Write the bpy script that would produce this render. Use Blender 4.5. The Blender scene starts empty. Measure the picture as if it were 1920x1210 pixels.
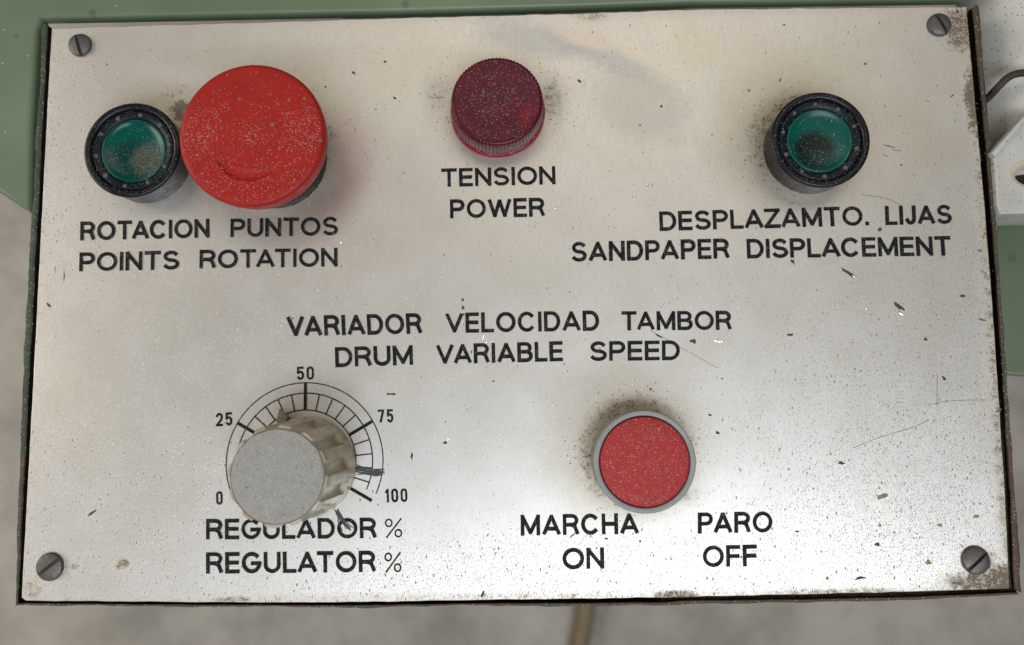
import bpy, bmesh, math, random
from mathutils import Vector, Matrix
random.seed(7)
S = bpy.context.scene
COL = S.collection
PZ = 0.9                       # height of the face plate above the floor, metres

# ------------------------------------------------------------------ camera
F = 1400.0
def _rot(r):
    v = Vector(r); return Matrix.Rotation(v.length, 3, v.normalized())
RC = _rot((-0.099199, -0.013834, 0.014944))          # plate frame -> camera frame
CC = Vector((4.03676, -30.951737, 225.878872))       # camera position over the plate, mm
cam = bpy.data.cameras.new('camera')
cam.sensor_width = 36; cam.lens = 36*F/1920
cam.clip_start = 0.01; cam.clip_end = 50
cam.dof.use_dof = True; cam.dof.focus_distance = 0.224; cam.dof.aperture_fstop = 8.5
co = bpy.data.objects.new('camera', cam); COL.objects.link(co)
M = RC.transposed().to_4x4(); M.translation = CC*0.001 + Vector((0, 0, PZ)); co.matrix_world = M
S.camera = co

# ------------------------------------------------------------------ light
W = bpy.data.worlds.new('World'); S.world = W; W.use_nodes = True
bg = W.node_tree.nodes['Background']; bg.inputs[0].default_value = (1.0, 0.93, 0.82, 1); bg.inputs[1].default_value = 0.12
def area(name, loc, target, sx, sy, power, col):
    l = bpy.data.lights.new(name, 'AREA'); l.shape = 'RECTANGLE'; l.size = sx; l.size_y = sy; l.energy = power; l.color = col
    o = bpy.data.objects.new(name, l); COL.objects.link(o)
    o.location = loc; o.rotation_euler = (Vector(target)-Vector(loc)).to_track_quat('-Z', 'Y').to_euler()
    return o
P0 = (0, 0, PZ)
area('front_key_light', (0.35, -1.45, PZ+2.5), P0, 2.7, 1.1, 66, (0.88, 0.94, 1.0))  # unseen key lamp, placed for the cool brightening low on the plate
area('left_floor_fill', (-1.9, 0.2, PZ+0.8), (-0.75, 0.15, 0), 1.4, 1.0, 22, (1.0, 0.93, 0.84))  # added unseen fill, aimed to brighten the floor at left
area('overhead_fill_light', (0.2, 1.3, PZ+2.3), P0, 2.2, 1.3, 11.5, (1.0, 0.90, 0.76))  # added unseen fill, lifts the warm reflection at the plate's top
S.view_settings.view_transform = 'Standard'; S.view_settings.look = 'None'
S.view_settings.exposure = 0.0; S.view_settings.gamma = 1
S.render.engine = 'CYCLES'
S.cycles.use_denoising = True
S.cycles.max_bounces = 8

# ------------------------------------------------------------------ helpers
def U(px, py, h=0.0):
    """photograph pixel -> point (mm) on the level h mm above the plate"""
    d = RC.transposed() @ Vector(((px-960)/F, -(py-605)/F, -1.0))
    t = (h-CC.z)/d.z
    p = CC + d*t
    return Vector((p.x, p.y, h))
def mesh(name, verts, faces, mat, parent=None, smooth=False, mm=True, mats=None, fm=None):
    me = bpy.data.meshes.new(name)
    k = 0.001 if mm else 1
    me.from_pydata([(v[0]*k, v[1]*k, v[2]*k) for v in verts], [], faces)
    for m in (mats or [mat]): me.materials.append(m)
    if fm:
        for p, i in zip(me.polygons, fm): p.material_index = i
    if smooth:
        for p in me.polygons: p.use_smooth = True
    me.validate(); me.update()
    o = bpy.data.objects.new(name, me); COL.objects.link(o)
    if parent: o.parent = parent
    return o
def fixn(o):
    bm = bmesh.new(); bm.from_mesh(o.data); bmesh.ops.recalc_face_normals(bm, faces=bm.faces); bm.to_mesh(o.data); bm.free(); return o
def sharp(o, deg=35):
    o.data.set_sharp_from_angle(angle=math.radians(deg)); return o
def lathe(name, prof, mat, parent, n=96, loc=(0, 0, 0), rf=None, smooth=True, deg=40, zf=None):
    """prof: (r, z) from the outside bottom to the centre top; rf(theta, i) scales the radius"""
    V, Fc = [], []
    for i, (r, z) in enumerate(prof):
        for k in range(n):
            t = 2*math.pi*k/n
            q = r*(rf(t, i) if rf else 1)
            zz = z + (zf(t, q) if zf else 0)
            V.append((q*math.cos(t), q*math.sin(t), zz))
    for i in range(len(prof)-1):
        for k in range(n):
            a, b = i*n+k, i*n+(k+1) % n
            Fc.append((a, b, b+n, a+n))
    if prof[-1][0] > 0: Fc.append(tuple((len(prof)-1)*n+k for k in range(n)))
    o = mesh(name, V, Fc, mat, parent, smooth)
    bm = bmesh.new(); bm.from_mesh(o.data); bmesh.ops.remove_doubles(bm, verts=bm.verts, dist=1e-7)
    bmesh.ops.recalc_face_normals(bm, faces=bm.faces); bm.to_mesh(o.data); bm.free()
    if smooth: sharp(o, deg)
    o.location = Vector(loc)*0.001
    return o
def slab(name, outlines, z0, z1, mat, parent, bevel=0.3, res=4, mm=True):
    """flat polygon(s) with holes, extruded, with rounded edges (curve fill)"""
    k = 0.001
    cu = bpy.data.curves.new('tmp', 'CURVE'); cu.dimensions = '2D'; cu.fill_mode = 'BOTH'
    for ol in outlines:
        sp = cu.splines.new('POLY'); sp.points.add(len(ol)-1); sp.use_cyclic_u = True
        for p, q in zip(sp.points, ol): p.co = (q[0]*k, q[1]*k, 0, 1)
    cu.extrude = (z1-z0)/2*k-bevel*k; cu.bevel_depth = bevel*k; cu.bevel_resolution = res; cu.offset = -bevel*k
    t = bpy.data.objects.new('tmp', cu)
    me = bpy.data.meshes.new_from_object(t); bpy.data.objects.remove(t)
    bm = bmesh.new(); bm.from_mesh(me)
    bmesh.ops.remove_doubles(bm, verts=bm.verts, dist=1e-7)
    bmesh.ops.translate(bm, verts=bm.verts, vec=(0, 0, (z0+z1)/2*k)); bm.to_mesh(me); bm.free()
    me.materials.clear(); me.materials.append(mat); me.name = name
    for p in me.polygons: p.use_smooth = abs(p.normal.z) < .99; p.material_index = 0
    o = bpy.data.objects.new(name, me); COL.objects.link(o)
    if parent: o.parent = parent
    sharp(o, 30)
    for p in me.polygons: p.use_smooth = abs(p.normal.z) < .99
    return o
def thing(name, label, cat, loc=(0, 0, 0)):
    o = bpy.data.objects.new(name, None); COL.objects.link(o); o.location = loc; o.empty_display_size = 0.05
    o['label'] = label; o['category'] = cat
    return o

# ------------------------------------------------------------------ node mini-language
class X:
    def __init__(s, nt, sock): s.nt, s.s = nt, sock
    def _m(s, op, *a, clamp=False):
        n = s.nt.nodes.new('ShaderNodeMath'); n.operation = op; n.use_clamp = clamp
        for i, v in enumerate((s,)+a):
            if isinstance(v, X): s.nt.links.new(v.s, n.inputs[i])
            else: n.inputs[i].default_value = v
        return X(s.nt, n.outputs[0])
    def __add__(s, o): return s._m('ADD', o)
    def __radd__(s, o): return s._m('ADD', o)
    def __sub__(s, o): return s._m('SUBTRACT', o)
    def __rsub__(s, o): return (s*-1)+o
    def __mul__(s, o): return s._m('MULTIPLY', o)
    def __rmul__(s, o): return s._m('MULTIPLY', o)
    def __truediv__(s, o): return s._m('DIVIDE', o)
    def pow(s, o): return s._m('POWER', o)
    def sat(s): return s._m('ADD', 0.0, clamp=True)
    def max(s, o): return s._m('MAXIMUM', o)
    def min(s, o): return s._m('MINIMUM', o)
    def abs(s): return s._m('ABSOLUTE')
    def ss(s, a, b, lo=0.0, hi=1.0):
        n = s.nt.nodes.new('ShaderNodeMapRange'); n.interpolation_type = 'SMOOTHSTEP'
        if a > b: a, b, lo, hi = b, a, hi, lo
        s.nt.links.new(s.s, n.inputs[0])
        for i, v in zip((1, 2, 3, 4), (a, b, lo, hi)): n.inputs[i].default_value = v
        return X(s.nt, n.outputs[0])
class Mat:
    def __init__(s, name, **kw):
        s.m = bpy.data.materials.new(name); s.m.use_nodes = True; s.nt = s.m.node_tree
        s.b = s.nt.nodes['Principled BSDF']
        tc = s.nt.nodes.new('ShaderNodeTexCoord')
        mp = s.nt.nodes.new('ShaderNodeVectorMath'); mp.operation = 'SCALE'; mp.inputs['Scale'].default_value = 1000
        s.nt.links.new(tc.outputs['Object'], mp.inputs[0]); s.P = mp.outputs[0]
        sp = s.nt.nodes.new('ShaderNodeSeparateXYZ'); s.nt.links.new(s.P, sp.inputs[0])
        s.x, s.y, s.z = (X(s.nt, sp.outputs[i]) for i in range(3))
        for k, v in kw.items(): s.set(k.replace('_', ' '), v)
    def set(s, k, v):
        i = s.b.inputs[k]
        if isinstance(v, X): s.nt.links.new(v.s, i)
        elif hasattr(v, 'links') or hasattr(v, 'is_output'): s.nt.links.new(v, i)
        else: i.default_value = (*v, 1) if isinstance(v, tuple) and i.type == 'RGBA' else v
    def vec(s, sx=1, sy=1, sz=1, rot=0, off=(0, 0, 0)):
        n = s.nt.nodes.new('ShaderNodeMapping'); s.nt.links.new(s.P, n.inputs[0])
        n.inputs['Scale'].default_value = (sx, sy, sz); n.inputs['Rotation'].default_value = (0, 0, rot); n.inputs['Location'].default_value = off
        return n.outputs[0]
    def noise(s, scale, detail=3, rough=.55, v=None, dist=0, off=0):
        n = s.nt.nodes.new('ShaderNodeTexNoise'); n.inputs['Scale'].default_value = scale; n.inputs['Detail'].default_value = detail
        n.inputs['Roughness'].default_value = rough; n.inputs['Distortion'].default_value = dist
        if v is None and off: v = s.vec(off=(off, off*.7, off*.3))
        s.nt.links.new(v if v is not None else s.P, n.inputs['Vector'])
        return X(s.nt, n.outputs[0])
    def voro(s, scale, v=None, rnd=1.0):
        n = s.nt.nodes.new('ShaderNodeTexVoronoi'); n.voronoi_dimensions = '2D'; n.inputs['Scale'].default_value = scale; n.inputs['Randomness'].default_value = rnd
        s.nt.links.new(v if v is not None else s.P, n.inputs['Vector'])
        sp = s.nt.nodes.new('ShaderNodeSeparateColor'); s.nt.links.new(n.outputs['Color'], sp.inputs[0])
        return X(s.nt, n.outputs['Distance']), X(s.nt, sp.outputs[0]), X(s.nt, sp.outputs[1])
    def mix(s, a, b, f):
        n = s.nt.nodes.new('ShaderNodeMix'); n.data_type = 'RGBA'; n.clamp_factor = True
        for i, v in ((6, a), (7, b)):
            if isinstance(v, tuple): n.inputs[i].default_value = (*v, 1)
            else: s.nt.links.new(v, n.inputs[i])
        if isinstance(f, X): s.nt.links.new(f.s, n.inputs[0])
        else: n.inputs[0].default_value = f
        return n.outputs[2]
    def bump(s, h, strength=.3, dist=.0001):
        n = s.nt.nodes.new('ShaderNodeBump'); n.inputs['Strength'].default_value = strength; n.inputs['Distance'].default_value = dist
        s.nt.links.new(h.s, n.inputs['Height']); s.nt.links.new(n.outputs[0], s.b.inputs['Normal'])
    def blob(s, cx, cy, rx, ry, warp=None, a=1.0, b=0.3, rot=0):
        """1 inside an ellipse, fading to 0"""
        c, sn = math.cos(rot), math.sin(rot)
        dx, dy = s.x-cx, s.y-cy
        u = (dx*c+dy*sn)/rx; w = (dy*c-dx*sn)/ry
        d = (u*u+w*w).pow(.5)
        if warp is not None: d = d+warp
        return d.ss(a, b)

# ------------------------------------------------------------------ materials
BTN = dict(green_l=(272, 297, 90), estop=(520, 297, 112), lamp=(933, 212, 88), green_r=(1517, 284, 88), on=(1202, 860, 94), knob=(571, 866, 94))
BP = {k: U(x, y) for k, (x, y, r) in BTN.items()}
BR = {k: r/6.2 for k, (x, y, r) in BTN.items()}

def plate_material():
    m = Mat('brushed_aluminium')
    n1 = m.noise(.06, 4); n2 = m.noise(.5, 4, .6); n3 = m.noise(2.5, 3, .6); nf = m.noise(1.1, 5, .7, off=31)
    grain = m.noise(1, 3, .65, v=m.vec(4.2, .16, 1))
    grain2 = m.noise(1, 2, .6, v=m.vec(11, .5, 1))
    c = m.mix((.745, .722, .675), (.785, .77, .738), n1.ss(.3, .7))
    c = m.mix(c, (.60, .585, .55), (grain.ss(.42, .75))*.5)
    c = m.mix(c, (.90, .90, .90), (grain2.ss(.5, .85))*.30)
    # old hand grease, drips, lacquer stains and painted reflections, each a patch with its own edge
    wp = (n2-.5)*.9+(n1-.5)*.8
    for (px, py, rx, ry, rot, colr, st) in (
            (1010, 75, 24, 7, -.2, (.46, .50, .54), .55), (1130, 100, 22, 6, -.45, (.46, .49, .52), .5), (1200, 190, 22, 14, -.5, (.52, .52, .51), .45),  # blue-grey: reflection of the person above the plate, painted in
            (1095, 72, 13, 3.6, -.35, (.82, .74, .66), .7), (1180, 95, 9, 3.2, -.6, (.84, .76, .68), .6), (1240, 60, 4, 6, .2, (.85, .80, .70), .5),
            (1300, 90, 10, 9, 0, (.76, .70, .52), .45), (1250, 130, 8, 5, 0, (.82, .77, .66), .3),
            (760, 130, 16, 9, .3, (.70, .66, .52), .35), (500, 110, 40, 7, 0, (.60, .58, .50), .35),
            (130, 740, 13, 16, .7, (.76, .72, .62), .35), (180, 800, 14, 18, .6, (.72, .69, .62), .3),
            (664, 300, 7, 15, .2, (.60, .42, .52), .45),  # pink reflection of the red mushroom cap, painted in
            (1500, 120, 34, 10, .1, (.66, .63, .52), .35), (1650, 250, 26, 20, 0, (.72, .68, .56), .3)):
        p = U(px, py)
        c = m.mix(c, colr, m.blob(p.x, p.y, rx, ry, wp, 1.15, .35, rot)*st)
    # grime that has collected round the controls, and the mushroom's painted shadow
    gr = None
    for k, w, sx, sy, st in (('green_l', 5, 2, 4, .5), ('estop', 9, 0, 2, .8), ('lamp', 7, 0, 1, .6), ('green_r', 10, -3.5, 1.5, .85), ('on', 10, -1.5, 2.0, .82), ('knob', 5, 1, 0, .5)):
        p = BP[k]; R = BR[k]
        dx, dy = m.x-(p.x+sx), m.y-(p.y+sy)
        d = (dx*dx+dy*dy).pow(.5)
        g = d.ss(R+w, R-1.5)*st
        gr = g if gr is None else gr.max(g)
    for (px, py, rx, ry, st) in ((325, 178, 11, 9, .8), (338, 205, 5, 6, 1.3), (1828, 190, 6, 20, 1.3), (1802, 55, 13, 13, 1.1), (1560, 1112, 40, 2.5, .8), (440, 1126, 9, 2.2, .9), (1270, 1116, 12, 2.5, 1.0), (1100, 24, 12, 2.5, .8), (1885, 1095, 10, 9, 1.25), (1840, 1092, 17, 5, 1.1), (1899, 1000, 6, 26, .9), (60, 1105, 8, 8, .8), (100, 1050, 6.5, 6, .75), (152, 88, 6, 5.5, .7), (1768, 50, 6.5, 6, .8), (1838, 1056, 8, 7.5, .95), (120, 100, 5, 12, .55), (100, 210, 3, 28, .5),  # first two paint the mushroom's shadow beside the left green button
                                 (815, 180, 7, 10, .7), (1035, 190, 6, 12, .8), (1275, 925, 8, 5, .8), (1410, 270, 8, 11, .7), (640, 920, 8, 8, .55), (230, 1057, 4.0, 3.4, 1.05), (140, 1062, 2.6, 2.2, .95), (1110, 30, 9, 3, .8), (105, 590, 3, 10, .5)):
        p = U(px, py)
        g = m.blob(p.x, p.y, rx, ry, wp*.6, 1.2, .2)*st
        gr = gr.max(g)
    # wide greasy film rubbed into the metal round the controls
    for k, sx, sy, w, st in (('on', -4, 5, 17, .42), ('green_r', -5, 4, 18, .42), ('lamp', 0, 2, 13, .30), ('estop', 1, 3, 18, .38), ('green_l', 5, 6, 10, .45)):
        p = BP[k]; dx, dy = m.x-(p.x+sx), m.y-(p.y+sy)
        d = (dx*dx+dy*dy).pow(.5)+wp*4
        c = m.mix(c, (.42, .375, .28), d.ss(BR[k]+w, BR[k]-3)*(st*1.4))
    nc = m.noise(.42, 7, .72, off=17); nd = m.noise(1.7, 5, .7, off=23)
    # rub-off along the four edges of the plate
    cs = [U(*q) for q in ((97, 53), (1812, 13), (1893, 1105), (40, 1127))]
    for i, (wd_, st_) in enumerate(((3.0, .45), (5.5, .85), (2.6, .65), (4.0, .62))):
        a_, b_ = cs[i], cs[(i+1) % 4]; t_ = (b_-a_).normalized()
        dd = ((m.x-a_.x)*t_.y-(m.y-a_.y)*t_.x)          # inside the plate is positive
        gr = gr.max(dd.ss(wd_, -.3)*st_)
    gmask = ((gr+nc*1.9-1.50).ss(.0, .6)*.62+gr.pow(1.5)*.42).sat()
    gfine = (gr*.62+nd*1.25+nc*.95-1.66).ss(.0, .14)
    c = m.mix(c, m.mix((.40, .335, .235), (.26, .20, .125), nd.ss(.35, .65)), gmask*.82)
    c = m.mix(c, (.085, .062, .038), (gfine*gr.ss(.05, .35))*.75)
    # pits and flecks, denser low on the plate and at its edges
    pbr = U(1760, 900); pbl = U(220, 980); ptl = U(130, 300); pb = U(960, 1110); ppr = U(1800, 640)
    dens = (m.blob(pbr.x, pbr.y, 75, 85, None, 1.0, .1)*.85).max(m.blob(pbl.x, pbl.y, 95, 55, None, 1, .1)*.75).max(m.blob(ptl.x, ptl.y, 34, 70, None, 1, .1)*.75).max(m.blob(pb.x, pb.y, 170, 24, None, 1, .1)*.8).max(m.blob(ppr.x, ppr.y, 24, 70, None, 1, .2)*.7)
    dens = (dens*n2.ss(.3, .6, .6, 1.25)+.10)
    vv = m.vec(1.9, 1.0, 1, rot=math.radians(-38))
    sp = None
    for sc, th, rr, dk in ((1.0, .55, .17, 1.0), (1.75, .62, .22, .8), (.42, .30, .13, 1.0)):
        d, r, q = m.voro(sc, v=vv)
        on = (dens*(th*.92)-r).ss(-.01, .02)
        dot = (d-(q*rr+.045)).ss(.05, -.02)*on*dk
        sp = dot if sp is None else sp.max(dot)
    c = m.mix(c, (.19, .145, .10), sp*.8)
    # bright nicks
    d, r, q = m.voro(.85, v=m.vec(1, 1.4, 1, rot=.7, off=(9, 3, 0)))
    nick = (d-(q*.10+.03)).ss(.04, -.01)*(r.ss(.86, .90))
    c = m.mix(c, (.95, .94, .92), nick)
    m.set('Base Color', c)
    dirt = (gmask*.7+gfine*.4+sp).sat()
    m.set('Metallic', 1.0-dirt*.85)
    m.set('Roughness', (n1.ss(.2, .8, .375, .39)+grain*.10+dirt*.3).sat())
    h = grain*.45+grain2*.35+n3*.25-sp*1.4+nick*.8-gfine*.3
    m.bump(h, .3, .00012)
    return m.m
M_PLATE = plate_material()

def ink_material():
    m = Mat('black_engraving_paint', Roughness=.55)
    m.set('Specular IOR Level', .15)
    d, r, q = m.voro(1.5)
    c = m.mix((.008, .010, .011), (.45, .43, .40), (d-(q*.09+.03)).ss(.04, -.01)*r.ss(.72, .76))
    c = m.mix(c, (.10, .09, .07), m.noise(.9, 5, .7, off=5).ss(.54, .70)*.75)
    m.set('Base Color', c); m.bump(m.noise(3, 3), .3, .0001)
    return m.m
M_INK = ink_material()
def thin_ink():
    m = Mat('worn_scale_paint', Roughness=.45)
    m.set('Base Color', m.mix((.012, .013, .014), (.28, .26, .23), m.noise(1.8, 4, off=8).ss(.56, .72)))
    return m.m
M_INK2 = thin_ink()

def green_material(name, wear=0.0):
    m = Mat(name, Roughness=.42)
    n = m.noise(.02, 4); n2 = m.noise(.35, 4, .6, off=3)
    c = m.mix((.112, .148, .090), (.148, .192, .118), n.ss(.3, .7))
    c = m.mix(c, (.10, .12, .07), n2.ss(.60, .76)*.45)
    d, r, q = m.voro(.045)
    c = m.mix(c, (.09, .10, .065), (d-(q*.07+.02)).ss(.03, -.02)*r.ss(.45, .5)*.8)
    d, r, q = m.voro(.5, v=m.vec(1, 1, 1, off=(4, 7, 0)))
    c = m.mix(c, (.75, .75, .70), (d-.07).ss(.04, -.01)*r.ss(.994, .996))
    m.set('Base Color', c); m.bump(m.noise(.25, 3)+n2*.3, .15, .0004)
    return m.m
M_GREEN = green_material('green_machine_paint')
def rim_material():
    m = Mat('chipped_green_paint_on_rusty_steel', Roughness=.55)
    n = m.noise(.09, 5, .65); n2 = m.noise(.8, 5, .7, off=13); n3 = m.noise(3, 3, off=4)
    c = m.mix((.022, .036, .020), (.055, .082, .045), n2.ss(.3, .7))
    low = (m.y*-1).ss(20, 95, 0, .10)+m.x.ss(60, 140, 0, .08)
    ru = (n*.65+n2*.45+low).ss(.56, .68)
    c = m.mix(c, m.mix((.045, .023, .014), (.125, .075, .045), n3.ss(.35, .7)), ru)
    c = m.mix(c, (.36, .38, .33), n3.ss(.66, .74)*.5)
    d, r, q = m.voro(1.3)
    c = m.mix(c, (.65, .63, .6), (d-.12).ss(.04, -.01)*r.ss(.80, .84))
    m.set('Base Color', c); m.bump(n2+n3*.6, .8, .0003)
    return m.m
M_RIM = rim_material()
M_VOID = Mat('dark_gap_shade', Roughness=.8, Base_Color=(.008, .006, .0045), Specular_IOR_Level=.1).m  # near-black colour stands for the shade in the gaps and box

M_PACKm = Mat('packed_brown_grime', Roughness=.85)
M_PACKm.set('Base Color', M_PACKm.mix((.010, .007, .005), (.075, .048, .03), M_PACKm.noise(.5, 6, .75).ss(.4, .68))); M_PACKm.bump(M_PACKm.noise(1.2, 5, .7), 1.0, .0006)
M_PACK = M_PACKm.m
def plastic(name, base, dark, rough=.35, scuff=(.5, .4, .35), sc=.35, blotch=.25, coat=0, bumpy=.1, spots=.0):
    m = Mat(name, Roughness=rough)
    n = m.noise(.12, 3, off=2); n2 = m.noise(.7, 5, .65, off=9)
    c = m.mix(base, dark, n.ss(.3, .7)*.6)
    c = m.mix(c, scuff, n2.ss(.58, .8)*blotch)
    if spots:
        d, r, q = m.voro(.22, v=m.vec(1, 1, .01, off=(3, 1, 0)))
        c = m.mix(c, (.20, .15, .11), (d-(q*.10+.03)).ss(.04, -.01)*r.ss(.86, .88)*spots)
    m.set('Base Color', c); m.set('Roughness', n2.ss(.3, .8, rough, min(1, rough+.3)))
    if coat: m.set('Coat Weight', coat)
    m.bump(n2+m.noise(4, 2)*.3, bumpy, .0002)
    return m
m = plastic('red_mushroom_plastic', (.36, .012, .007), (.29, .009, .007), .42, (.34, .08, .07), blotch=.28, spots=.8)
m.set('Specular IOR Level', .3); m.set('Subsurface Weight', .25); m.set('Subsurface Radius', (.006, .0006, .0004)); M_RED = m.m
M_ONRED = plastic('scuffed_red_plastic', (.38, .020, .021), (.31, .024, .024), .6, (.25, .10, .08), blotch=.75, bumpy=.4).m
M_BLACK = plastic('black_bezel_plastic', (.005, .005, .008), (.010, .010, .014), .22, (.04, .036, .033), blotch=.3); M_BLACK.set('Specular IOR Level', .3); M_BLACK = M_BLACK.m
M_BLACK2 = plastic('black_inner_ring_plastic', (.004, .009, .011), (.007, .010, .014), .28, (.03, .03, .028), blotch=.4); M_BLACK2.set('Specular IOR Level', .22); M_BLACK2 = M_BLACK2.m
M_GUM = Mat('grey_caked_dust', Roughness=.9, Base_Color=(.105, .095, .082)).m
M_BEZ = plastic('grey_cast_bezel', (.30, .30, .295), (.24, .24, .235), .5, (.42, .40, .37), blotch=.4)
M_BEZ.set('Metallic', .1); M_BEZ = M_BEZ.m
M_SCREW = plastic('dull_zinc_screw', (.15, .147, .14), (.09, .088, .083), .42, (.10, .07, .045), blotch=.9, bumpy=.9)
M_SCREW.set('Metallic', .8); M_SCREW = M_SCREW.m
def lens_material(name, kind):
    m = Mat(name, Roughness=.3)
    n2 = m.noise(.6, 5, .65, off=6)
    c = m.mix((.0, .080, .060), (.0, .055, .043), m.noise(.15).ss(.3, .7))
    if kind == 'dusty':
        b = m.blob(4.0, -2.6, 6.2, 6.0, (n2-.5)*1.3, 1.1, .5)
        c = m.mix(c, (.003, .028, .024), m.blob(-1.0, -2.5, 9, 8, (n2-.5)*.3, 1.1, .35)*.8)
        c = m.mix(c, m.mix((.025, .035, .028), (.13, .12, .09), m.noise(1.6, 4, .7).ss(.38, .62)), b*.8)
        m.set('Roughness', b*.6+.2)
    else:
        c = m.mix(c, (.002, .006, .006), m.blob(-1.4, -2.6, 7.6, 7.6, (n2-.5)*.25, 1.0, .50)*.97)
        c = m.mix(c, (.0, .04, .035), m.blob(1, -5, 7, 4, (n2-.5)*.3, 1, .2)*.5)
    m.set('Base Color', c); m.set('Specular IOR Level', .3)
    m.bump(n2, .12, .0002)
    return m.m
M_LENS_D = lens_material('dusty_green_lens', 'dusty'); M_LENS_H = lens_material('dark_centred_green_lens', 'hole')
def lamp_material():
    m = Mat('crimson_translucent_plastic', Roughness=.3)
    n = m.noise(.22, 3, off=4); n2 = m.noise(.9, 5, .6, off=2)
    c = m.mix((.058, .0, .009), (.100, .0, .014), n.ss(.3, .7))
    c = m.mix(c, (.17, .0, .010), m.blob(9.0, -4.5, 3.2, 6.5, None, 1.0, .1, -.45)*.8)  # red glow at the lens edge, painted into the colour
    m.set('Specular IOR Level', .3)
    m.set('Base Color', c)
    m.set('Subsurface Weight', .2); m.set('Subsurface Radius', (.004, .0003, .0004))
    m.bump(n2, .06, .0002)
    return m.m
M_LAMP = lamp_material()
def lampside():
    m = Mat('dusty_crimson_ribs', Roughness=.35, Transmission_Weight=.35, IOR=1.45)
    m.set('Base Color', m.mix((.14, .008, .02), (.22, .12, .13), m.noise(.8, 4).ss(.35, .7)*.8))
    return m.m
M_LAMPSIDE = lampside()
M_FLANGE = Mat('clear_crimson_flange', Roughness=.18, Transmission_Weight=.55, IOR=1.45, Base_Color=(.60, .02, .06)).m
def knob_material():
    m = Mat('yellowed_clear_plastic', Roughness=.33)
    n = m.noise(.16, 3, off=5); n2 = m.noise(.8, 5, .65, off=12)
    c = m.mix((.34, .29, .195), (.44, .39, .285), n.ss(.35, .65))
    c = m.mix(c, (.16, .12, .07), n2.ss(.55, .78)*.45)
    m.set('Base Color', c); m.set('Coat Weight', .15)
    m.set('Subsurface Weight', .25); m.set('Subsurface Radius', (.004, .003, .002))
    m.bump(n2, .25, .0003)
    return m.m
M_KNOB = knob_material()
def ktop():
    m = Mat('frosted_grey_disc', Roughness=.55)
    g = m.noise(3.2, 3, .7); n2 = m.noise(.35, 5, .65, off=3)
    c = m.mix((.22, .215, .195), (.37, .365, .34), g.ss(.35, .65)*.75+n2.ss(.35, .65)*.25)
    c = m.mix(c, (.24, .22, .17), n2.ss(.56, .72)*.5)
    d, r, q = m.voro(1.6)
    c = m.mix(c, (.72, .71, .69), (d-(q*.14+.06)).ss(.05, -.02)*r.ss(.72, .76)*.8)
    d, r, q = m.voro(.4)
    c = m.mix(c, (.13, .12, .10), (d-(q*.10+.02)).ss(.04, -.02)*r.ss(.6, .65)*.7)
    m.set('Base Color', c); m.bump(g+n2, .5, .0002)
    return m.m
M_KTOP = ktop()
M_DUST = Mat('pale_grinding_dust', Roughness=.6, Base_Color=(.72, .67, .64)).m
M_FLAKE = plastic('dark_debris', (.05, .043, .036), (.10, .08, .06), .8, (.2, .18, .14), blotch=.5).m
M_PIT = plastic('brown_pit', (.13, .095, .065), (.09, .07, .05), .8, (.2, .16, .11), blotch=.5).m
M_TAN = plastic('tan_paint_fleck', (.30, .25, .15), (.22, .18, .11), .7, (.12, .10, .07), blotch=.6).m
M_OLIVE = plastic('olive_paint_fleck', (.13, .15, .085), (.10, .11, .06), .6, (.2, .2, .14), blotch=.5).m
M_OLIVE2 = plastic('smoky_clear_pointer', (.24, .22, .17), (.17, .155, .115), .35, (.25, .22, .16), blotch=.5).m
M_RUST = plastic('rust_crust', (.095, .062, .038), (.06, .042, .028), .9, (.24, .17, .12), blotch=.6).m
M_NICK = Mat('bare_aluminium_nick', Roughness=.2, Metallic=1.0, Base_Color=(.95, .95, .94)).m
M_PENCIL = Mat('grey_marker_scribble', Roughness=.5, Base_Color=(.05, .06, .065)).m
def white_material():
    m = Mat('dirty_white_paint', Roughness=.45)
    n = m.noise(.05, 4); n2 = m.noise(.5, 5, .7, off=3)
    c = m.mix((.43, .425, .395), (.55, .545, .515), n.ss(.3, .7))
    c = m.mix(c, (.33, .30, .24), n2.ss(.58, .8)*.6)
    d, r, q = m.voro(.8)
    c = m.mix(c, (.08, .075, .06), (d-(q*.12+.05)).ss(.05, -.02)*r.ss(.62, .66)*.8)
    m.set('Base Color', c); m.bump(n2, .2, .0003)
    return m.m
M_WHITE = white_material()
M_RUBBER = plastic('brown_rubber', (.035, .024, .018), (.02, .016, .013), .6, (.10, .08, .06), blotch=.5).m
M_CREAM = plastic('worn_cream_paint', (.50, .44, .34), (.58, .52, .42), .5, (.25, .2, .14), blotch=.4).m
def floor_material():
    m = Mat('worn_concrete', Roughness=.8)
    n = m.noise(.0028, 5, .6, off=31); n2 = m.noise(.012, 5, .65, off=5); n3 = m.noise(.06, 4, .7)
    c = m.mix((.25, .23, .198), (.42, .39, .345), (n*.6+n2*.4).ss(.36, .62))
    c = m.mix(c, (.17, .165, .16), n2.ss(.57, .74)*.55)
    c = m.mix(c, (.50, .47, .42), n3.ss(.60, .75)*.35)
    m.set('Base Color', c); m.bump(n3+n2, .4, .002)
    return m.m
M_FLOOR = floor_material()
m = plastic('brass_conduit', (.22, .165, .09), (.12, .095, .06), .6, (.10, .08, .05), blotch=.6); M_CONDUIT = m.m

# ------------------------------------------------------------------ setting: floor
fl = mesh('floor', [(-6, -6, 0), (6, -6, 0), (6, 6, 0), (-6, 6, 0)], [(0, 1, 2, 3)], M_FLOOR, mm=False); fl['kind'] = 'structure'

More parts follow.
